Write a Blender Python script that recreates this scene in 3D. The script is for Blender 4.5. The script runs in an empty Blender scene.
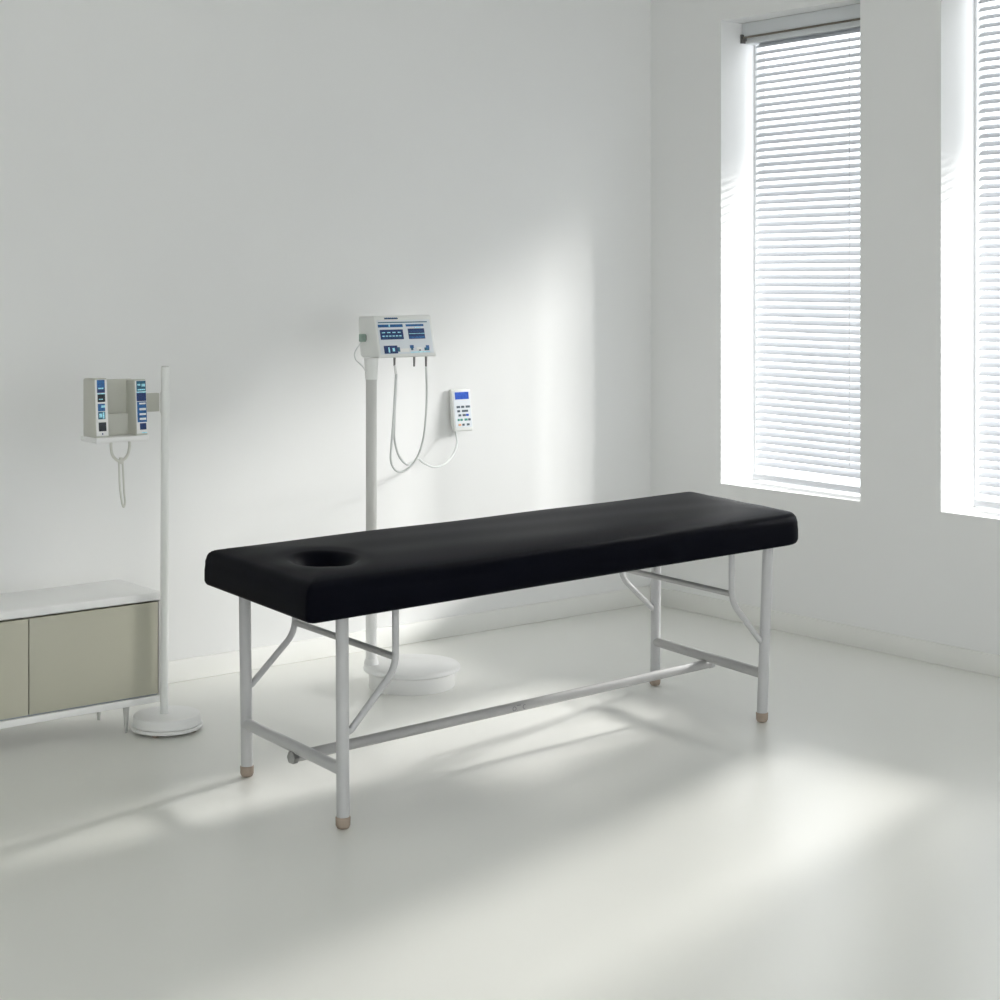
import bpy, bmesh, math, random
from mathutils import Vector, Matrix
random.seed(4)
C = bpy.context.scene.collection
PI = math.pi
# ------------------------------------------------------------------ camera
H = 1.45; YAW = 0.6809; F = 1714.0; HY = 276.4
cs, sn = math.cos(YAW), math.sin(YAW)
XW = 5.3104      # window wall (room face)
YB = 5.4932      # back wall (room face)
cd = bpy.data.cameras.new('camera'); cam = bpy.data.objects.new('camera', cd); C.objects.link(cam)
cam.location = (0, 0, H); cam.rotation_euler = (PI/2, 0, -YAW)
cd.sensor_width = 36; cd.lens = F*36/1000; cd.shift_y = -(500-HY)/1000
bpy.context.scene.camera = cam

def ray(px, py):
    k = (px-500)/F
    return Vector((cs*k+sn, -sn*k+cs, -(py-HY)/F))
O = Vector((0, 0, H))
def on_z(px, py, z=0.0): d = ray(px, py); return O+d*((z-H)/d.z)
def on_y(px, py, y): d = ray(px, py); return O+d*(y/d.y)
def on_x(px, py, x): d = ray(px, py); return O+d*(x/d.x)
def depth(p): return sn*p.x+cs*p.y
def at_depth(px, py, Y): return O+ray(px, py)*Y

# ------------------------------------------------------------------ materials
def mat(name, col, rough=.5, metal=0, spec=.5, var=.03, scale=6, bump=0, bscale=200, emit=0, coat=0, sheen=0):
    m = bpy.data.materials.new(name); m.use_nodes = True
    nt = m.node_tree; b = nt.nodes['Principled BSDF']
    tc = nt.nodes.new('ShaderNodeTexCoord')
    n = nt.nodes.new('ShaderNodeTexNoise'); n.inputs['Scale'].default_value = scale; n.inputs['Detail'].default_value = 3
    nt.links.new(tc.outputs['Object'], n.inputs['Vector'])
    r = nt.nodes.new('ShaderNodeValToRGB')
    r.color_ramp.elements[0].position = .3; r.color_ramp.elements[1].position = .7
    r.color_ramp.elements[0].color = tuple(c*(1-var) for c in col)+(1,)
    r.color_ramp.elements[1].color = tuple(min(1, c*(1+var)) for c in col)+(1,)
    nt.links.new(n.outputs['Fac'], r.inputs['Fac']); nt.links.new(r.outputs['Color'], b.inputs['Base Color'])
    b.inputs['Roughness'].default_value = rough; b.inputs['Metallic'].default_value = metal
    b.inputs['Specular IOR Level'].default_value = spec
    if coat: b.inputs['Coat Weight'].default_value = coat; b.inputs['Coat Roughness'].default_value = .12
    if emit:
        nt.links.new(r.outputs['Color'], b.inputs['Emission Color']); b.inputs['Emission Strength'].default_value = emit
    if bump:
        n2 = nt.nodes.new('ShaderNodeTexNoise'); n2.inputs['Scale'].default_value = bscale; n2.inputs['Detail'].default_value = 4
        nt.links.new(tc.outputs['Object'], n2.inputs['Vector'])
        bp = nt.nodes.new('ShaderNodeBump'); bp.inputs['Strength'].default_value = bump; bp.inputs['Distance'].default_value = .002
        nt.links.new(n2.outputs['Fac'], bp.inputs['Height']); nt.links.new(bp.outputs['Normal'], b.inputs['Normal'])
    return m
M = dict(
    wall=mat('wall_paint', (.800, .802, .795), .75, spec=.25, var=.008, scale=1.2, bump=.05, bscale=300),
    ceil=mat('ceiling_paint', (.8, .8, .78), .9, spec=.2, var=.01),
    floor=mat('poured_floor', (.790, .790, .755), .30, spec=.36, var=.012, scale=.8, bump=.02, bscale=30),
    skirt=mat('skirting_paint', (.80, .80, .770), .5, spec=.4, var=.01),
    frame=mat('window_frame_paint', (.83, .84, .85), .4, var=.01),
    slat=mat('blind_slat', (.70, .71, .73), .45, var=.01),
    rail=mat('blind_rail', (.66, .68, .69), .4, var=.01),
    rod=mat('blind_rod_brown', (.13, .11, .08), .5, var=.1),
    leather=mat('black_leatherette', (.0028, .0031, .0060), .46, spec=.4, var=.12, scale=12, bump=.10, bscale=260),
    tube=mat('grey_powder_coat', (.52, .52, .525), .36, spec=.5, var=.02, scale=20),
    bar=mat('grey_crossbar_coat', (.43, .425, .42), .4, spec=.5, var=.03, scale=20),
    cap=mat('beige_rubber_cap', (.36, .29, .235), .65, var=.08, scale=40),
    screw=mat('steel_screw', (.4, .4, .4), .3, metal=.9),
    mark=mat('stamped_mark', (.22, .22, .23), .6),
    white=mat('white_lacquer', (.83, .83, .82), .28, spec=.5, var=.01),
    door=mat('olive_grey_door', (.47, .46, .375), .38, spec=.4, var=.02, scale=3),
    gap=mat('dark_gap', (.10, .11, .13), .6),
    bluerail=mat('blue_grey_rail', (.34, .38, .44), .35, var=.04),
    plastic=mat('white_plastic', (.78, .79, .77), .35, var=.01),
    plastic2=mat('cream_grey_plastic', (.55, .55, .495), .42, var=.02),
    cream=mat('cream_plastic', (.62, .62, .57), .45, var=.01),
    post=mat('grey_post', (.56, .56, .54), .4, var=.015),
    cable=mat('pale_grey_cable', (.66, .68, .67), .45, var=.02),
    plug=mat('dark_metal_plug', (.17, .165, .16), .35, metal=.6),
    green=mat('green_grey_plastic', (.27, .36, .31), .45, var=.15, scale=60),
    panel=mat('panel_face', (.72, .76, .80), .3, var=.01),
    blue=mat('screen_blue', (.014, .10, .28), .3, var=.5, scale=260, emit=.12),
    navy=mat('screen_navy', (.009, .032, .13), .3, var=.5, scale=260, emit=.12),
    teal=mat('screen_teal', (.012, .10, .17), .3, var=.5, scale=240, emit=.12),
    cyan=mat('screen_cyan', (.35, .68, .80), .25, var=.3, scale=260, emit=.2),
    dark=mat('screen_dark', (.02, .025, .035), .2, var=.4, scale=240),
    lcd=mat('lcd_blue', (.02, .07, .36), .2, var=.15, scale=100, emit=.5),
    key=mat('key_dark', (.07, .10, .13), .5, var=.3, scale=200),
    keyg=mat('key_green', (.05, .28, .22), .5, var=.2),
    keyo=mat('key_orange', (.75, .42, .22), .5, var=.2),
)
M['leather'].node_tree.nodes['Principled BSDF'].inputs['IOR'].default_value = 1.11
def add_translucent(m, fac):
    nt = m.node_tree; b = nt.nodes['Principled BSDF']; out = nt.nodes['Material Output']
    t = nt.nodes.new('ShaderNodeBsdfTranslucent'); t.inputs['Color'].default_value = (.9, .92, .95, 1)
    mx = nt.nodes.new('ShaderNodeMixShader'); mx.inputs[0].default_value = fac
    nt.links.new(b.outputs[0], mx.inputs[1]); nt.links.new(t.outputs[0], mx.inputs[2]); nt.links.new(mx.outputs[0], out.inputs['Surface'])
add_translucent(M['slat'], .14)
g = bpy.data.materials.new('window_glass'); g.use_nodes = True
nt = g.node_tree; nt.nodes.remove(nt.nodes['Principled BSDF'])
tr = nt.nodes.new('ShaderNodeBsdfTransparent'); gl = nt.nodes.new('ShaderNodeBsdfGlossy'); gl.inputs['Roughness'].default_value = .02
mx = nt.nodes.new('ShaderNodeMixShader'); mx.inputs[0].default_value = .05
nt.links.new(tr.outputs[0], mx.inputs[1]); nt.links.new(gl.outputs[0], mx.inputs[2]); nt.links.new(mx.outputs[0], nt.nodes['Material Output'].inputs['Surface'])
M['glass'] = g

# ------------------------------------------------------------------ mesh builder
class MB:
    def __init__(s): s.v = []; s.f = []; s.mi = []
    def add(s, vs, fs, mi=0):
        n = len(s.v); s.v += [Vector(p) for p in vs]
        s.f += [tuple(i+n for i in q) for q in fs]; s.mi += [mi]*len(fs); return s
    def box(s, a, b, mi=0):
        x0, y0, z0 = [min(a[i], b[i]) for i in range(3)]; x1, y1, z1 = [max(a[i], b[i]) for i in range(3)]
        return s.add([(x0,y0,z0),(x1,y0,z0),(x1,y1,z0),(x0,y1,z0),(x0,y0,z1),(x1,y0,z1),(x1,y1,z1),(x0,y1,z1)],
                     [(0,3,2,1),(4,5,6,7),(0,1,5,4),(1,2,6,5),(2,3,7,6),(3,0,4,7)], mi)
    def tube(s, pts, r, seg=16, mi=0, cap=True, flat=1.0):
        pts = [Vector(p) for p in pts]; n = len(pts)
        rs = r if isinstance(r, (list, tuple)) else [r]*n
        tan = []
        for i in range(n):
            a = (pts[i]-pts[i-1]).normalized() if i > 0 else None
            b = (pts[i+1]-pts[i]).normalized() if i < n-1 else None
            tan.append((a or b) if (a is None or b is None) else (a+b).normalized())
        up = Vector((0,0,1)) if abs(tan[0].z) < .9 else Vector((1,0,0))
        u = tan[0].cross(up).normalized(); vs = []
        for i in range(n):
            u = (u-tan[i]*u.dot(tan[i])).normalized(); w = tan[i].cross(u).normalized()
            m = 1.0
            if 0 < i < n-1:
                c_ = (pts[i+1]-pts[i]).normalized().dot(tan[i]); m = 1/max(.6, c_)
            for k in range(seg):
                a = 2*PI*k/seg
                vs.append(pts[i]+u*math.cos(a)*rs[i]*1.0+w*math.sin(a)*rs[i]*flat)
        fs = []
        for i in range(n-1):
            for k in range(seg):
                k2 = (k+1) % seg
                fs.append((i*seg+k, i*seg+k2, (i+1)*seg+k2, (i+1)*seg+k))
        if cap: fs.append(tuple(range(seg))[::-1]); fs.append(tuple((n-1)*seg+k for k in range(seg)))
        return s.add(vs, fs, mi)
    def lathe(s, c, prof, seg=48, mi=0):      # prof: (r, z) from bottom to top, capped
        vs = []
        for r, z in prof:
            for k in range(seg):
                a = 2*PI*k/seg; vs.append((c[0]+r*math.cos(a), c[1]+r*math.sin(a), c[2]+z))
        n = len(prof); fs = []
        for i in range(n-1):
            for k in range(seg):
                k2 = (k+1) % seg; fs.append((i*seg+k, i*seg+k2, (i+1)*seg+k2, (i+1)*seg+k))
        fs.append(tuple(range(seg))[::-1]); fs.append(tuple((n-1)*seg+k for k in range(seg)))
        return s.add(vs, fs, mi)
    def prism_x(s, prof, x0, x1, mi=0):       # prof: (y, z) polygon extruded along x
        n = len(prof)
        vs = [(x0, y, z) for y, z in prof]+[(x1, y, z) for y, z in prof]
        fs = [tuple(range(n)), tuple(range(n, 2*n))[::-1]]
        for i in range(n):
            j = (i+1) % n; fs.append((j, i, i+n, j+n))
        return s.add(vs, fs, mi)
    def build(s, name, mats, parent=None, bevel=0, bseg=3, smooth=True, angle=40):
        if not isinstance(mats, (list, tuple)): mats = [mats]
        off = Vector((0,0,0)); p = parent
        while p is not None: off = off+p.location; p = p.parent
        me = bpy.data.meshes.new(name)
        me.from_pydata([tuple(v-off) for v in s.v], [], s.f)
        for m in mats: me.materials.append(m)
        for p_, i in zip(me.polygons, s.mi): p_.material_index = i
        bm = bmesh.new(); bm.from_mesh(me); bmesh.ops.recalc_face_normals(bm, faces=bm.faces)
        if bevel:
            es = [e for e in bm.edges if len(e.link_faces) == 2 and e.calc_face_angle(0) > math.radians(25)]
            bmesh.ops.bevel(bm, geom=es, offset=bevel, segments=bseg, affect='EDGES', profile=.5, clamp_overlap=True)
        if smooth:
            for f_ in bm.faces: f_.smooth = True
            for e in bm.edges:
                if len(e.link_faces) == 2 and e.calc_face_angle(0) > math.radians(angle): e.smooth = False
        bm.to_mesh(me); bm.free()
        o = bpy.data.objects.new(name, me); C.objects.link(o)
        if parent is not None: o.parent = parent
        return o
def thing(name, label, cat, loc, group=None):
    o = bpy.data.objects.new(name, None); C.objects.link(o); o.location = loc; o.empty_display_size = .1
    o['label'] = label; o['category'] = cat
    if group: o['group'] = group
    return o
def struct(o): o['kind'] = 'structure'; return o
def smooth_path(pts, n=8):
    pts = [Vector(p) for p in pts]; out = []
    P = [pts[0]*2-pts[1]]+pts+[pts[-1]*2-pts[-2]]
    for i in range(1, len(P)-2):
        for k in range(n):
            t = k/n; a, b, c, d = P[i-1], P[i], P[i+1], P[i+2]
            out.append(.5*((2*b)+(c-a)*t+(2*a-5*b+4*c-d)*t*t+(3*b-a-3*c+d)*t**3))
    out.append(pts[-1]); return out
def bend(pts, r, n=6):
    """polyline with rounded corners"""
    pts = [Vector(p) for p in pts]; out = [pts[0]]
    for i in range(1, len(pts)-1):
        a = (pts[i-1]-pts[i]); b = (pts[i+1]-pts[i])
        q = min(r, a.length*.45, b.length*.45); p0 = pts[i]+a.normalized()*q; p1 = pts[i]+b.normalized()*q
        for k in range(n+1):
            t = k/n; out.append(p0*(1-t)**2+pts[i]*2*t*(1-t)+p1*t*t)
    out.append(pts[-1]); return out

# ------------------------------------------------------------------ room shell
CEIL = 3.05; X0 = -3.2; Y0 = -3.6; TH = .27
struct(MB().box((X0, Y0, -.1), (XW+TH, YB+.2, 0)).build('floor', M['floor'], smooth=False))
struct(MB().box((X0, Y0, CEIL), (XW+TH, YB+.2, CEIL+.12)).build('ceiling', M['ceil'], smooth=False))
struct(MB().box((X0, YB, 0), (XW+TH, YB+.2, CEIL)).build('wall_back', M['wall'], smooth=False))
SILL, HEAD = .5705, 2.536
WINS = [(4.3188, 5.0643), (3.30, 3.9380)]
HEADS = [2.536, 2.62]
w = MB()
w.box((XW, Y0, 0), (XW+TH, YB, SILL)); w.box((XW, Y0, HEADS[1]), (XW+TH, YB, CEIL)); w.box((XW, 4.3188, HEADS[0]), (XW+TH, YB, HEADS[1]))
edges = [YB]
for a, b in WINS: edges += [b, a]
edges.append(Y0)
for i in range(0, len(edges), 2): w.box((XW, edges[i+1], SILL), (XW+TH, edges[i], HEAD if i < 4 and edges[i] > 4.1 else HEADS[1]))
w.box((XW, 3.938, HEAD), (XW+TH, 4.3188, HEADS[1]))
struct(w.build('wall_right', M['wall'], smooth=False))
def skirting(name, a, b):
    struct(MB().box(a, b).build(name, M['skirt'], bevel=.003, bseg=2))
skirting('baseboard_back', (X0, YB-.012, 0), (XW-.012, YB, .0787))
skirting('baseboard_right', (XW-.012, Y0, 0), (XW, YB, .0787))
w = MB(); w.box((X0-.2, Y0, 0), (X0, YB+.2, .3)); w.box((X0-.2, Y0, 2.75), (X0, YB+.2, CEIL))
w.box((X0-.2, Y0, .3), (X0, -3.0, 2.75)); w.box((X0-.2, .5, .3), (X0, YB+.2, 2.75))
struct(w.build('wall_left', M['wall'], smooth=False))
w = MB(); w.box((X0-.2, Y0-.2, 0), (XW+TH, Y0, .3)); w.box((X0-.2, Y0-.2, 2.75), (XW+TH, Y0, CEIL))
w.box((X0-.2, Y0-.2, .3), (.4, Y0, 2.75)); w.box((4.5, Y0-.2, .3), (XW+TH, Y0, 2.75))
struct(w.build('wall_front', M['wall'], smooth=False))
# added slab outside, out of view, cuts off the upper part of the sunlight
struct(MB().box((XW+TH, -2.0, 3.36), (9.25, 8.0, 3.46)).build('added_shade_slab_1', M['ceil'], smooth=False))

TILT = math.radians(31); PITCH = .0318; SW = .043
for i, (a, b) in enumerate(WINS):
    # frame and pane, set at the outer side of the opening
    HEAD = HEADS[i]; xf0, xf1 = XW+.205, XW+.262; t = .012
    fr = MB()
    fr.box((xf0, a, SILL), (xf1, a+t, HEAD)); fr.box((xf0, b-t, SILL), (xf1, b, HEAD))
    fr.box((xf0, a+t, SILL), (xf1, b-t, SILL+t)); fr.box((xf0, a+t, HEAD-t), (xf1, b-t, HEAD))
    fo = struct(fr.build('window_%d' % (i+1), M['frame'], bevel=.003, bseg=2))
    MB().box((xf0+.025, a+t, SILL+t), (xf0+.031, b-t, HEAD-t)).build('window_pane', M['glass'], fo, smooth=False)
    if i > 1: continue          # only two windows are in view with their blinds
    lab = ['white slatted blind in the window nearest the room corner, seen whole',
           'white slatted blind at the right edge of the photo, cut off by the frame'][i]
    xb = XW+.168
    root = thing('venetian_blind', lab, 'window blind', (xb, (a+b)/2, SILL+.006), 'slatted blinds in the two windows')
    y1 = b-.012; y0 = a+.012
    yl = b-.060; yr = a+.012
    MB().box((XW+.128, a+.002, HEAD-.058), (XW+.200, b-.003, HEAD-.001)).build('valance', M['rail'], root, bevel=.003)
    MB().tube([(XW+.124, a+.004, HEAD-.064), (XW+.124, b-.004, HEAD-.064)], .0042, 10).build('rod', M['rod'], root)
    MB().box((XW+.138, a+.012, HEAD-.090), (XW+.198, b-.012, HEAD-.058)).build('headrail', M['rail'], root, bevel=.003)
    br = MB().box((XW+.116, b-.016, HEAD-.088), (XW+.138, b-.006, HEAD-.050)).box((XW+.116, b-.040, HEAD-.082), (XW+.122, b-.034, HEAD-.060))
    br.build('end_bracket', M['plug'], root, bevel=.001)
    zt, zb = HEAD-.100, SILL+.060
    n = int((zt-zb)/PITCH)
    sl = MB(); K = 6
    dx, dz = math.cos(TILT), math.sin(TILT)
    for k in range(n+1):
        z = zt-k*PITCH; vs = []
        for yy in (yr, yl):
            for j in range(K+1):
                u = (j/K-.5)*SW; h = .0035*(1-(2*j/K-1)**2)
                vs.append((xb+u*dx-h*dz, yy, z+u*dz+h*dx))
            for j in range(K, -1, -1):
                u = (j/K-.5)*SW; h = .0035*(1-(2*j/K-1)**2)-.0007
                vs.append((xb+u*dx-h*dz, yy, z+u*dz+h*dx))
        N = 2*(K+1)
        fs = [tuple(range(N))[::-1], tuple(range(N, 2*N))]+[(j, (j+1) % N, (j+1) % N+N, j+N) for j in range(N)]
        sl.add(vs, fs)
    sl.build('slats', M['slat'], root)
    MB().box((xb-.018, yr, SILL+.014), (xb+.018, yl+.02, SILL+.038)).build('bottom_rail', M['slat'], root, bevel=.004)
    for yy in (yr+.030, yl-.012):
        ld = MB()
        for sx in (-1, 1):
            ld.tube([(xb+sx*.021, yy, HEAD-.104), (xb+sx*.021, yy, SILL+.036)], .0009, 6)
        ld.build('ladder_cord', M['cable'], root)
    if i == 0:
        cdm = MB()
        yc = on_x(856, 200, XW+.140).y
        z = HEAD-.11
        cdm.tube([(XW+.140, yc, HEAD-.10), (XW+.140, yc, SILL+.12)], .0011, 6)
        while z > SILL+.14:
            cdm.lathe((XW+.140, yc, z), [(.0005, -.0028), (.0026, -.001), (.0026, .001), (.0005, .0028)], 6); z -= .016
        cdm.build('pull_cord', M['rail'], root)
    # hung slightly out of square in its recess, pivoting about the far end
    an = math.radians(-3.6); pv = Vector((xb, b-.01, 0)); q0 = Vector((root.location.x, root.location.y, 0))-pv
    root.rotation_euler = (0, 0, an); q1 = Matrix.Rotation(an, 3, 'Z') @ q0; root.location = (pv.x+q1.x, pv.y+q1.y, root.location.z)

# ------------------------------------------------------------------ massage bed
foot = {'NL': on_z(343, 828.5), 'NR': on_z(762, 722), 'FL': on_z(247, 776.5), 'FR': on_z(655, 685.5)}
def leg_z(k, py): return H-(py-HY)*depth(foot[k])/F
ZB = .571                                  # underside of the cushion
top_px = {'NL': 342, 'NR': 768, 'FL': 244.5, 'FR': 656.5}
ltop = {}
for k in foot:
    Y = depth(foot[k]); p = at_depth(top_px[k], HY+(H-ZB)*F/Y, Y); ltop[k] = Vector((p.x, p.y, ZB))
def leg_at(k, z): return foot[k]+(ltop[k]-foot[k])*(z/ZB)
ZT = ZB+.117
cor = {'NL': on_z(308.5, 625, ZB), 'NR': on_z(806, 543, ZB), 'FL': on_z(203.5, 585, ZB), 'FR': on_z(692, 486.0, ZT)}
cor['FR'].z = ZB
ctr = sum(foot.values(), Vector())/4
bed = thing('massage_bed', 'long black padded massage bed with face hole on grey folding tube legs', 'massage bed', (ctr.x, ctr.y, 0))
def bil(u, v):   # u along the bed 0..1, v across 0 near .. 1 far
    return (cor['NL']*(1-u)+cor['NR']*u)*(1-v)+(cor['FL']*(1-u)+cor['FR']*u)*v
LB = (cor['NR']-cor['NL']).length; WB = (cor['FL']-cor['NL']).length
print('BED', LB, WB, [tuple(round(c, 3) for c in cor[k]) for k in cor], [tuple(round(c, 3) for c in foot[k]) for k in foot])
# inverse of bil for the face hole
def inv(p):
    u = v = .5
    for _ in range(40):
        q = bil(u, v); du = bil(u+1e-4, v)-q; dv = bil(u, v+1e-4)-q
        a, b, c, d = du.x/1e-4, dv.x/1e-4, du.y/1e-4, dv.y/1e-4; ex, ey = p.x-q.x, p.y-q.y
        D = a*d-b*c; u += (ex*d-b*ey)/D; v += (a*ey-c*ex)/D
    return u*LB, v*WB
ha, hb = inv(on_z(324, 557.5, ZT-.004)); print('HOLE', ha, hb)
def lines(L, dense, lo, hi, d1, d2, r=.05):
    xs = [0]; x = 0
    while x < L:
        st = d2 if lo < x < hi else d1
        if x < r or x > L-r: st = .006
        x += st; xs.append(min(x, L))
    if xs[-1]-xs[-2] < .002: xs.pop(-2)
    return xs
RA, RB = .084, .108
us = lines(LB, 1, ha-.13, ha+.13, .02, .0055); vs_ = lines(WB, 1, hb-.15, hb+.15, .02, .0055)
RC = .05   # plan corner radius
def proj(a, b, rc):
    """pull grid points of the corner squares onto a rounded plan"""
    ca = min(max(a, rc), LB-rc); cb = min(max(b, rc), WB-rc); da, db = a-ca, b-cb
    if da == 0 or db == 0: return a, b, min(a, LB-a, b, WB-b)
    m = max(abs(da), abs(db)); l = math.hypot(da, db); s = m/l
    return ca+da*s, cb+db*s, rc-m
def corner_rc(a, b): return .075 if a > LB*.5 else .014
def top_h(a, b, d):
    r = .024; h = 0
    if d < r: h -= (r-math.sqrt(max(0, r*r-(r-d)**2)))*.92
    h += .026*(1-math.exp(-d/.060))-.026
    e = math.hypot((a-ha)/RA, (b-hb)/RB)
    if e < 1.75:
        t = max(0, min(1, (1.22-e)/.95)); h -= .070*(t*t*(3-2*t))
        t = max(0, min(1, (1.75-e)/.9)); h -= .007*(t*t*(3-2*t))
    h += .0009*math.sin(a*9+b*5)+.0006*math.sin(b*31+a*4)
    return h
bm_ = MB(); vv = []; ff = []
na, nb = len(us), len(vs_)
for b in vs_:
    for a in us:
        a2, b2, d = proj(a, b, corner_rc(a, b)); p = bil(a2/LB, b2/WB); vv.append((p.x, p.y, ZT+top_h(a2, b2, d)))
for j in range(nb-1):
    for i in range(na-1): ff.append((j*na+i, j*na+i+1, (j+1)*na+i+1, (j+1)*na+i))
# border loop
loop = [i for i in range(na)]+[j*na+na-1 for j in range(1, nb)]+[(nb-1)*na+i for i in range(na-2, -1, -1)]+[j*na for j in range(nb-2, 0, -1)]
cen = bil(.5, .5)
prev = loop; ztop = ZT-.024*.92-.026
prof = [(.0, ztop-.010), (.002, ztop-.024), (.002, ZB+.014), (-.001, ZB+.007), (-.006, ZB+.002), (-.014, ZB)]
for out, z in prof:
    cur = []
    for idx in loop:
        p = Vector(vv[idx]); d = Vector((p.x-cen.x, p.y-cen.y, 0)); 
        # outward direction roughly along the nearest side
        q = p+d.normalized()*out; cur.append(len(vv)); vv.append((q.x, q.y, z))
    for k in range(len(loop)):
        k2 = (k+1) % len(loop); ff.append((prev[k2], prev[k], cur[k], cur[k2]))
    prev = cur
ff.append(tuple(prev))
bm_.add(vv, ff); bm_.build('cushion', M['leather'], bed, angle=60)
# bottom board
bb = MB(); ins = .035
q = [bil(ins/LB, ins/WB), bil(1-ins/LB, ins/WB), bil(1-ins/LB, 1-ins/WB), bil(ins/LB, 1-ins/WB)]
bb.add([(p.x, p.y, ZB-.006) for p in q]+[(p.x, p.y, ZB+.004) for p in q], [(0,1,2,3),(7,6,5,4),(0,4,5,1),(1,5,6,2),(2,6,7,3),(3,7,4,0)])
bb.build('under_board', M['dark'], bed)
LR = .0172
for k in ('NL', 'FL', 'NR', 'FR'):
    lg = MB().tube([foot[k]+Vector((0,0,.025)), leg_at(k, ZB+.01)], LR, 24).build('leg', M['tube'], bed)
    MB().lathe(foot[k], [(.008, 0), (.016, .003), (.0195, .010), (.0200, .030), (.0185, .032)], 24).build('foot_cap', M['cap'], lg, angle=60)
uL = ((foot['NR']-foot['NL']).normalized(), (foot['FR']-foot['FL']).normalized())
def seat_z(k, px, py, u):
    """point on the vertical plane through leg k along direction u, seen at px,py"""
    p0 = foot[k]; nrm = Vector((-u.y, u.x, 0)); d = ray(px, py); t = (p0-O).dot(nrm)/d.dot(nrm); return O+d*t
braces = {
 'NL': [(350, 731), (395.5, 668), (396, 610)],
 'FL': [(251, 685), (295, 632), (297, 610)],
 'NR': [(761, 642), (731.5, 602), (732, 552)],
 'FR': [(653, 609), (621, 577), (618, 560)]}
bp = {}
for k, pts in braces.items():
    u = uL[0] if k[0] == 'N' else uL[1]
    a, b, c = [seat_z(k, *p, u) for p in pts]
    c = Vector((b.x, b.y, ZB-.004))
    bp[k] = b
    a0 = leg_at(k, a.z)
    MB().tube(bend([a0, a, b, c], .04), .0095, 16).build('brace', M['tube'], bed)
# upper rails joining the two braces, lower crossbars, long stretcher
for s, (pn, pf) in {'L': ((393, 657), (299, 622)), 'R': ((728, 594), (640, 569))}.items():
    bn, bf = bp['N'+s], bp['F'+s]
    z1 = H-(pn[1]-HY)*depth(bn)/F
    a = Vector((bn.x, bn.y, z1)); b = Vector((bf.x, bf.y, z1))
    MB().tube([a, b], .0095, 16).build('upper_rail', M['bar'], bed)
low = {}
for s, (zn, zf) in {'L': (766, 727), 'R': (671, 644)}.items():
    z1 = (leg_z('N'+s, zn)+leg_z('F'+s, zf))/2
    a, b = leg_at('N'+s, z1), leg_at('F'+s, z1); low[s] = (a, b); print('LOW', s, leg_z('N'+s, zn), leg_z('F'+s, zf))
    MB().tube([a, b], .0165, 20).build('crossbar', M['tube' if s == 'L' else 'bar'], bed)
def bar_pt(px, py, z): return on_z(px, py, z)
zs = (low['L'][0].z+low['R'][0].z)/2-.026
sa, sb = bar_pt(291, 757.5, zs), bar_pt(711, 663, zs); print('STR', sa, sb, zs)
st = MB().tube([sa, sb], .0152, 20).build('stretcher', M['bar'], bed)
dirs = (sb-sa).normalized()
MB().tube([sa-dirs*.006, sa-dirs*.001, sa+dirs*.016], [.011, .0185, .0185], 6).build('end_nut', M['screw'], st)
MB().tube([sb-dirs*.012, sb+dirs*.004], .0165, 20).build('end_nut', M['tube'], st)
# small stamped mark on the stretcher (ring, two strokes, bow)
mk = MB(); pm = on_z(517, 707, zs); nrm = Vector((dirs.y, -dirs.x, 0)).normalized()
if nrm.dot(pm-O) > 0: nrm = -nrm
def mpt(a, b): 
    a *= 1.5; b *= 1.35
    return sa+dirs*((pm-sa).dot(dirs)+a)+nrm*.0154*math.cos(b/.0154)+Vector((0,0,1))*.0154*math.sin(b/.0154)
def stroke(ps): mk.tube([mpt(a, b) for a, b in ps], .0011, 5)
stroke([(-.014+.0045*math.cos(t*PI/6), .0045*math.sin(t*PI/6)) for t in range(13)])
stroke([(-.006, .006), (.004, .006)]); stroke([(-.004, .006), (-.0045, -.006)]); stroke([(.002, .006), (.0015, -.006)])
stroke([(.014+.0045*math.cos(t*PI/6), .0045*math.sin(t*PI/6)) for t in range(2, 11)])
mk.build('stamped_mark', M['mark'], st)

# ------------------------------------------------------------------ low cabinet
yf = 4.95; yk = 5.24; xr = 2.613; dw = .4375; nd = 3; xl = xr-.007-nd*dw-.007
cab = thing('low_cabinet', 'low white sideboard with olive grey doors on thin tapered legs against back wall', 'cabinet', ((xl+xr)/2, (yf+yk)/2, 0))
MB().box((xl, yf-.001, .414), (xr, yk, .440)).build('cabinet_top', M['white'], cab, bevel=.004)
c = MB(); c.box((xl, yf, .110), (xl+.007, yk, .414)); c.box((xr-.007, yf, .110), (xr, yk, .414)); c.box((xl+.007, yk-.014, .110), (xr-.007, yk, .414))
for i in range(1, nd): x = xr-.008-dw*i; c.box((x-.008, yf+.03, .110), (x+.008, yk-.014, .414))
c.build('cabinet_body', M['white'], cab, bevel=.001, bseg=1)
MB().box((xl, yf, .088), (xr, yk, .110)).build('base_frame', M['white'], cab, bevel=.002)
MB().box((xl+.007, yf+.012, .1102), (xr-.007, yf+.022, .1165)).build('bottom_track', M['bluerail'], cab)
for i in range(nd):
    x1 = xr-.0075-dw*i; x0 = x1-dw
    MB().box((x0+.0018, yf+.002, .1155), (x1-.0018, yf+.020, .4085)).build('door', M['door'], cab, bevel=.0012, bseg=2)
for lx in (2.508, 1.95, xl+.11):
    for ly in (yf+.035, yk-.06):
        MB().tube([(lx, ly, 0), (lx, ly, .089)], [.0045, .011], 16).build('leg', M['post'], cab)

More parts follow.
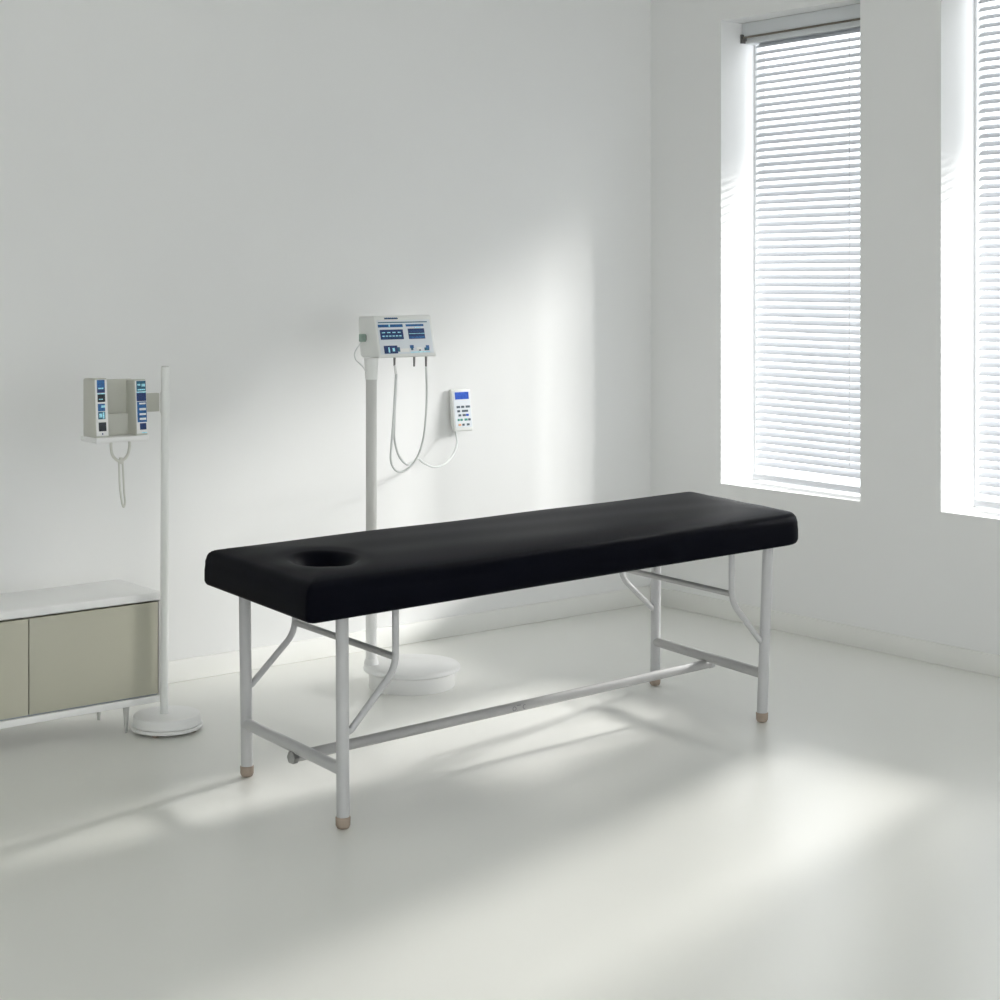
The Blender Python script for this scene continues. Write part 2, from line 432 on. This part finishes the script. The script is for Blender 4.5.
# ------------------------------------------------------------------ dual unit on a round-based pole (left)
pc = at_depth(167, 725, 5.475); pc.z = 0
ls = thing('device_stand', 'pale pole stand with two narrow screened units, beside the low cabinet', 'medical stand', pc)
bs = MB().lathe(pc, [(.100, .008), (.112, .012), (.114, .018), (.114, .022)], 64).build('base_rim', M['white'], ls, angle=50)
MB().lathe(pc, [(.103, .0221), (.106, .024), (.106, .050), (.103, .054), (.02, .056)], 64).build('base', M['white'], ls, angle=50)
for a in (0, 1, 2, 3):
    an = math.radians(-142+90*a); q = pc+Vector((math.cos(an)*.088, math.sin(an)*.088, 0))
    MB().lathe(q, [(.007, 0), (.010, .002), (.010, .007), (.006, .0082)], 14).build('foot', M['cap'], bs)
pt = at_depth(165.2, 367, 5.47); pb = at_depth(164, 712, 5.47)
pb.z = .052
pole = MB().tube([pb, pt], .0130, 24).build('pole', M['plastic'], ls)
MB().tube([pt-Vector((0,0,.001)), pt+Vector((0,0,.003))], .0112, 20).build('pole_cap', M['post'], pole)
yF = pt.y-.035; yBk = yF+.088         # unit faces
def X_(px, y): return on_y(px, 400, y).x
def Z_(py, px, y): return on_y(px, py, y).z
units = [((95.5, 108.5), 378.5, 438), ((136, 147.6), 379.5, 436)]
ux = []
tray_z0, tray_z1 = Z_(442, 120, yF), Z_(436.5, 120, yF)
x0 = X_(95.5, yF); x3 = X_(147.6, yF)
MB().box((x0-.002, yF-.008, tray_z0), (x3+.002, yBk+.012, tray_z1)).build('tray', M['white'], ls, bevel=.004)
zt = Z_(379, 110, yF)
for (pa, pb_), yt, yb_ in units:
    xa, xb_ = X_(pa, yF), X_(pb_, yF); z1 = Z_(yt, pa, yF)
    hs = MB().prism_x([(yF+.010, z1), (yBk, z1-.004), (yBk, tray_z1-.002), (yF-.004, tray_z1-.002), (yF-.001, tray_z1+.03)], xa, xb_).build('unit_housing', M['plastic2'], ls, bevel=.005)
    ux.append((xa, xb_, z1, hs))
for n_, (xa, xb_, z1, hs) in enumerate(ux):
    # face plate following the slightly raked front
    zlo = tray_z1+.004; zhi = z1-.003
    def yface(z): 
        za, zb2 = tray_z1+.03, z1
        return (yF-.001)+(z-za)/(zb2-za)*.011 if z > za else (yF-.004)+(z-(tray_z1-.002))/(za-tray_z1+.002)*.003
    def plate(mb, u0, u1, v0, v1, mi, off):
        xa_, xc_ = xa+(xb_-xa)*u0, xa+(xb_-xa)*u1; za, zc = zlo+(zhi-zlo)*v0, zlo+(zhi-zlo)*v1
        mb.add([(xa_, yface(za)-off, za), (xc_, yface(za)-off, za), (xc_, yface(zc)-off, zc), (xa_, yface(zc)-off, zc),
                (xa_, yface(za)+.002, za), (xc_, yface(za)+.002, za), (xc_, yface(zc)+.002, zc), (xa_, yface(zc)+.002, zc)],
               [(0,1,2,3),(7,6,5,4),(0,4,5,1),(1,5,6,2),(2,6,7,3),(3,7,4,0)], mi)
    fp = MB(); plate(fp, .05, .95, .01, .99, 0, .0015); fpo = fp.build('face_plate', M['white'], hs)
    sp = MB()
    if n_ == 0:
        L = [(.18,.78,.84,.985,0),(.18,.78,.76,.84,1),(.26,.66,.825,.85,3),(.2,.78,.60,.735,4),(.3,.6,.64,.655,3),(.2,.78,.735,.75,3),
             (.2,.75,.44,.57,0),(.45,.75,.50,.54,3),(.2,.75,.30,.43,2),(.28,.5,.33,.40,3),(.55,.68,.31,.42,3),(.22,.80,.09,.245,4),(.46,.54,.03,.06,1)]
    else:
        L = [(.12,.92,.79,.985,2),(.2,.45,.90,.93,3),(.55,.85,.88,.93,3),(.2,.85,.81,.835,3),(.10,.92,.61,.77,1),(.12,.9,.765,.785,3),
             (.12,.92,.22,.60,0),(.3,.85,.55,.58,5),(.3,.85,.44,.48,5),(.3,.85,.35,.385,5),(.3,.85,.26,.30,5),(.3,.85,.08,.20,1),(.45,.88,.015,.03,3)]
    for (u0, u1, v0, v1, mi) in L: plate(sp, u0, u1, v0, v1, mi, .0022+(.0006 if mi in (3, 5) else 0))
    sp.build('display', [M['blue'], M['navy'], M['teal'], M['cyan'], M['dark'], M['white']], hs, smooth=False)
xm0, xm1 = ux[0][1]-.002, ux[1][0]+.02
zm = Z_(413, 116, yBk-.01)
MB().box((xm0, yBk-.022, zm-.002), (xm1, yBk-.002, zt-.006)).build('middle_panel', M['plastic2'], ls, bevel=.003)
MB().box((xm0, yBk-.034, tray_z1-.001), (xm1, yBk-.006, zm)).build('middle_block', M['cream'], ls, bevel=.004)
# arm to the pole
za0, za1 = Z_(412.5, 150, pt.y), Z_(394, 150, pt.y)
arm = MB().box((ux[1][1]-.004, yBk-.026, za0), (pt.x-.006, yBk-.008, za1)).build('mount_arm', M['plastic2'], ls, bevel=.002)
MB().tube([(pt.x-.0006, pt.y, za0-.004), (pt.x-.0002, pt.y, za1+.004)], .0155, 24).build('arm_clamp', M['plastic'], ls)
# hanging cables
yc = yF+.02
def cp(px, py, y=None): return on_y(px, py, y or yc)
cb = MB(); cb.tube(smooth_path([cp(111.5, 440), cp(111, 447), cp(113, 456), cp(120, 461), cp(127, 456), cp(129.5, 447), cp(129.5, 440)]), .0045, 10)
cb.tube(smooth_path([cp(119, 460), cp(119.3, 470), cp(119.8, 485), cp(121.5, 500), cp(123.5, 507), cp(125, 502), cp(124, 490), cp(123.3, 475), cp(122.5, 461)]), .0032, 10)
cb.build('cable_loop', M['cream'], ls)
MB().tube([cp(120.8, 457.5), cp(120.8, 464)], [.006, .0048], 12).build('cable_clip', M['cream'], ls)

# ------------------------------------------------------------------ monitor on a pole (centre)
YM = 6.07
bc = at_depth(412, 700, YM+.005); bc.z = 0
ms = thing('monitor_stand', 'white twin-screen medical monitor on a grey pole, behind the massage bed', 'medical monitor', bc)
MB().lathe(bc, [(.150, 0), (.153, .004), (.153, .052), (.166, .058), (.172, .062), (.172, .070), (.166, .076), (.03, .080)], 72).build('base', M['white'], ms, angle=50)
mt = at_depth(371.3, 376, YM); mb0 = Vector((mt.x, mt.y, .076))
MB().tube([Vector((mt.x, mt.y, .52)), Vector((mt.x, mt.y, mt.z+.02))], .0195, 28).build('pole', M['post'], ms)
MB().tube([mb0, Vector((mt.x, mt.y, .525))], .0198, 28).build('lower_tube', M['white'], ms)
MB().lathe(mb0+Vector((0,0,.001)), [(.026, 0), (.026, .008), (.022, .02)], 28).build('pole_flange', M['white'], ms)
zc1 = H-(358-HY)*YM/F
MB().tube([mt-Vector((0,0,.012)), mt, Vector((mt.x, mt.y, zc1))], [.0215, .0225, .0255], 28).build('collar', M['plastic'], ms)
# housing: raked profile
yfront = mt.y-.034       # at the bottom edge
xL = on_y(381, 352, yfront).x; xR = on_y(436.5, 350, yfront).x
zb_, zt_ = on_y(400, 357.5, yfront).z, on_y(400, 315.5, yfront+.034).z
ytopf = yfront+.032; yback = yfront+.128
xL2 = on_y(372, 316, ytopf).x
print('MON', xL, xL2, xR, zb_, zt_, yfront)
xL = (xL+xL2)/2
pf = [(yfront, zb_), (yfront-.002, zb_+.010), (ytopf, zt_-.004), (ytopf+.010, zt_), (yback, zt_-.004), (yback+.004, zt_-.03), (yback-.010, zb_+.006), (yback-.02, zb_)]
hous = MB().prism_x(pf, xL, xR).build('housing', M['plastic'], ms, bevel=.009, bseg=3)
def facept(u, v, off):
    x = xL+(xR-xL)*u; a = Vector((x, yfront-.002, zb_+.010)); b = Vector((x, ytopf, zt_-.004)); p = a+(b-a)*v
    nrm = Vector((0, -(zt_-zb_-.014), (ytopf-yfront+.002))).normalized()
    return p+nrm*off
def fbox(mb, u0, u1, v0, v1, mi, off, fp=facept):
    vs = [fp(u0, v0, off), fp(u1, v0, off), fp(u1, v1, off), fp(u0, v1, off), fp(u0, v0, -.001), fp(u1, v0, -.001), fp(u1, v1, -.001), fp(u0, v1, -.001)]
    mb.add(vs, [(0,1,2,3),(7,6,5,4),(0,4,5,1),(1,5,6,2),(2,6,7,3),(3,7,4,0)], mi)
pn = MB(); fbox(pn, .03, .95, .02, .91, 0, .0015); pno = pn.build('front_panel', M['panel'], hous, bevel=.0004, bseg=1)
s1 = MB()
fbox(s1, .05, .90, .835, .86, 3, .0022); fbox(s1, .17, .40, .935, .965, 1, .0015)
for q in range(7): fbox(s1, .175+q*.032, .190+q*.032, .94, .975, 0, .0022)
s1.build('lettering_strip', [M['blue'], M['dark'], M['navy'], M['teal']], hous, smooth=False)
a = MB()
fbox(a, -.05+.09, -.045+.51, -.06+1.05*(.745), -.06+1.05*(.815), 0, .0024); fbox(a, -.05+.11, -.045+.50, -.06+1.05*(.44), -.06+1.05*(.685), 1, .0024)
for q in range(4): fbox(a, -.05+.14+q*.09, -.045+.19+q*.09, -.06+1.05*(.60), -.06+1.05*(.625), 3, .003)
for q in range(6): fbox(a, -.05+.14+q*.058, -.045+.175+q*.058, -.06+1.05*(.51), -.06+1.05*(.54), 3, .003)
fbox(a, -.05+.14, -.045+.48, -.06+1.05*(.475), -.06+1.05*(.485), 2, .003); fbox(a, -.05+.27, -.045+.29, -.06+1.05*(.755), -.06+1.05*(.81), 3, .003)
a.build('screen', [M['blue'], M['navy'], M['teal'], M['cyan']], hous, smooth=False)
b = MB()
fbox(b, -.055+.575, -.045+.875, -.06+1.05*(.755), -.06+1.05*(.81), 0, .0024); fbox(b, -.055+.60, -.045+.875, -.06+1.05*(.44), -.06+1.05*(.70), 1, .0024); fbox(b, -.055+.72, -.045+.82, -.06+1.05*(.715), -.06+1.05*(.735), 3, .0024)
fbox(b, -.055+.61, -.045+.87, -.06+1.05*(.565), -.06+1.05*(.58), 3, .003); fbox(b, -.055+.61, -.045+.87, -.06+1.05*(.455), -.06+1.05*(.50), 0, .003); fbox(b, -.055+.64, -.045+.84, -.06+1.05*(.63), -.06+1.05*(.64), 0, .003)
b.build('screen', [M['blue'], M['navy'], M['teal'], M['cyan']], hous, smooth=False)
k = MB()
fbox(k, -.04+.13, -.04+.36, .9*(.06)-.02, .98*(.265)-.02, 0, .0026); fbox(k, -.04+.20, -.04+.225, .9*(.09)-.02, .98*(.22)-.02, 3, .0034); fbox(k, -.04+.27, -.04+.31, .9*(.12)-.02, .98*(.2)-.02, 3, .0034); fbox(k, -.04+.36, -.04+.40, .9*(.11)-.02, .98*(.22)-.02, 2, .0026)
fbox(k, -.04+.40, -.04+.56, .9*(.10)-.02, .98*(.18)-.02, 5, .0022); fbox(k, -.04+.58, -.04+.645, .9*(.20)-.02, .98*(.265)-.02, 1, .0026); fbox(k, -.04+.595, -.04+.63, .9*(.14)-.02, .98*(.20)-.02, 2, .0026)
fbox(k, -.04+.69, -.04+.78, .9*(.14)-.02, .98*(.20)-.02, 5, .0026); fbox(k, -.04+.73, -.04+.76, .9*(.12)-.02, .98*(.14)-.02, 4, .003); fbox(k, -.04+.83, -.04+.91, .9*(.12)-.02, .98*(.19)-.02, 2, .0026); fbox(k, -.04+.86, -.04+.915, .9*(.17)-.02, .98*(.25)-.02, 1, .0026)
fbox(k, -.04+.58, -.04+.92, .9*(.07)-.02, .98*(.085)-.02, 3, .0022)
k.build('button_panel', [M['navy'], M['blue'], M['teal'], M['cyan'], M['key'], M['white']], hous, smooth=False)
# side clip with its little cord, on the left
yy = (yfront+yback)/2+.022
g0 = on_y(358.6, 338, yy)
MB().box((xL-.022, yy-.010, g0.z-.014), (xL-.002, yy+.010, g0.z+.014)).build('side_connector', M['green'], hous, bevel=.003)
MB().box((xL-.006, yy-.008, g0.z-.009), (xL+.002, yy+.008, g0.z+.009)).build('side_socket', M['plug'], hous, bevel=.001)
sc_ = MB(); e1 = Vector((xL-.014, yy, g0.z-.012))
sc_.tube(smooth_path([e1, at_depth(355, 352, depth(e1)-.005), at_depth(355.5, 359, depth(e1)-.01), at_depth(359, 363, depth(e1)-.01), at_depth(363, 367, YM-.012), at_depth(366, 372, YM-.016)]), .0022, 8)
sc_.build('side_cord', M['cable'], ms)
# connectors under the housing
yq = yfront+.028
cons = {}
for px, py in ((394.5, 366), (414.2, 366.5), (426, 366.5)):
    p = on_y(px, py, yq); cons[px] = p
    MB().tube([p, Vector((p.x, p.y, zb_+.003))], [.0034, .0046], 12).build('connector', M['plug'], hous)
yq2 = lambda px, py: on_y(px, py, yq)
MB().tube([yq2(396, 375), yq2(395, 365)], [.0045, .0055], 12).build('plug', M['white'], ms)
MB().tube(smooth_path([yq2(396, 373), yq2(395, 392), yq2(393.3, 420), yq2(391.5, 445), yq2(390.8, 460), yq2(394.5, 469), yq2(401, 471.8), yq2(409.5, 467.5), yq2(418, 456), yq2(423.5, 438), yq2(426, 415), yq2(426.8, 390), yq2(426, 367)]), .0042, 10).build('cable_loop', M['cable'], ms)

# wall handset: hangs from a bracket on the back wall; its cord runs to the monitor
def wall_pt(px, py, off): return on_y(px, py, YB-off)
hx0 = wall_pt(456, 430, .042).x; hx1 = wall_pt(472.8, 430, .044).x
hzt = wall_pt(462, 388.6, .018).z; hzb = wall_pt(458, 431.5, .044).z
hroot = thing('wall_handset', 'small white keypad handset with blue display hanging on the back wall', 'handset', ((hx0+hx1)/2, YB, hzb))
hpf = [(YB-.006, hzt-.002), (YB-.018, hzt), (YB-.022, hzt-.006), (YB-.044, hzb+.012), (YB-.042, hzb), (YB-.030, hzb-.001), (YB-.020, hzb+.03)]
hh = MB().prism_x(hpf, hx0-.009, hx1+.003).build('handset_body', M['plastic'], hroot, bevel=.005, bseg=3)
MB().box(((hx0+hx1)/2-.02, YB-.018, hzt-.07), ((hx0+hx1)/2+.02, YB, hzt-.025)).build('wall_bracket', M['plastic2'], hroot, bevel=.002)
hA, hB = hx0-.009, hx1+.003
def hface(u, v, off):
    x = hA+(hB-hA)*u; a = Vector((x, YB-.044, hzb+.012)); b = Vector((x, YB-.022, hzt-.006)); p = a+(b-a)*v
    nrm = Vector((0, -(hzt-hzb-.018), .026)).normalized(); return p+nrm*off
MB_ = MB(); fbox(MB_, .07, .95, .02, .97, 0, .0012, hface); MB_.build('handset_face', M['panel'], hh, bevel=.0004, bseg=1)
hd = MB(); fbox(hd, .16, .88, .76, .95, 0, .0022, hface); hd.build('handset_display', M['lcd'], hh, smooth=False)
rows = [(.56, [(.2,.38,0),(.44,.60,0),(.68,.90,0)]), (.45, [(.22,.36,0),(.46,.78,0)]), (.34, [(.26,.40,0),(.48,.64,0),(.66,.80,1)]),
        (.22, [(.20,.30,2),(.34,.46,2),(.56,.72,2),(.76,.88,0)]), (.09, [(.22,.36,3),(.42,.54,0),(.66,.80,0)])]
for v, ks in rows:
    for u0, u1, mi in ks:
        kk = MB(); fbox(kk, u0, u1, v-.028, v+.028, 0, .0028, hface)
        kk.build('key', M[['key', 'lcd', 'keyg', 'keyo'][mi]], hh, bevel=.0006, bseg=1)
def cpd(px, py, t):          # cord point between monitor depth and wall handset depth
    Y0_ = depth(cons[394.5]); e = Vector(((hx0+.01), YB-.052, hzb)); Y1_ = depth(e)
    return at_depth(px, py, Y0_+(Y1_-Y0_)*t)
crd = MB()
ez = Vector((hx0+.002, YB-.036, hzb+.002))
crd.tube(smooth_path([cpd(396.6, 374, .0), cpd(395.6, 395, .02), cpd(394.2, 425, .03), cpd(394.6, 440, .05), cpd(399, 456, .08), cpd(407, 464.5, .14), cpd(414, 461.5, .22), cpd(418, 458.5, .3),
                      cpd(424, 463, .4), cpd(434, 467, .55), cpd(444, 464.5, .7), cpd(452, 456.5, .85), cpd(457, 444, .95), ez]), .0042, 10)
crd.build('handset_cord', M['cable'], hroot)

# ------------------------------------------------------------------ light
W = bpy.data.worlds.new('world'); bpy.context.scene.world = W; W.use_nodes = True
bg = W.node_tree.nodes['Background']; bg.inputs['Color'].default_value = (.93, .965, 1.0, 1); bg.inputs['Strength'].default_value = 2.8
def sun(name, d, energy, angle, col=(1, .985, .95)):
    l = bpy.data.lights.new(name, 'SUN'); l.energy = energy; l.angle = math.radians(angle); l.color = col
    o = bpy.data.objects.new(name, l); C.objects.link(o); o.location = (9, 3, 5)
    o.rotation_euler = Vector(d).to_track_quat('-Z', 'Y').to_euler(); return o
sun('sun', (-1, -.25, -.43), 5.3, 5.5)
sun('added_sun', (-1, -.40, -.43), 1.7, 6)  # second sun lamp, added to fill the nearer floor strip
# extra sun lamps, added in a fan to light the back wall patch
for az, e in ((51.3, 1.45), (46, .9), (41, .9), (36, .95), (31, 1.0), (26, 1.05), (21, 1.05), (16, 1.05)):
    sun('added_sun', (-1, math.tan(math.radians(az)), -.41), e, 4.2, (1, .99, .97))
sc = bpy.context.scene
sc.view_settings.view_transform = 'Standard'; sc.view_settings.look = 'None'; sc.view_settings.gamma = 1; sc.view_settings.use_curve_mapping = False
sc.view_settings.exposure = 0.0
sc.cycles.max_bounces = 12; sc.cycles.diffuse_bounces = 8; sc.cycles.transparent_max_bounces = 16
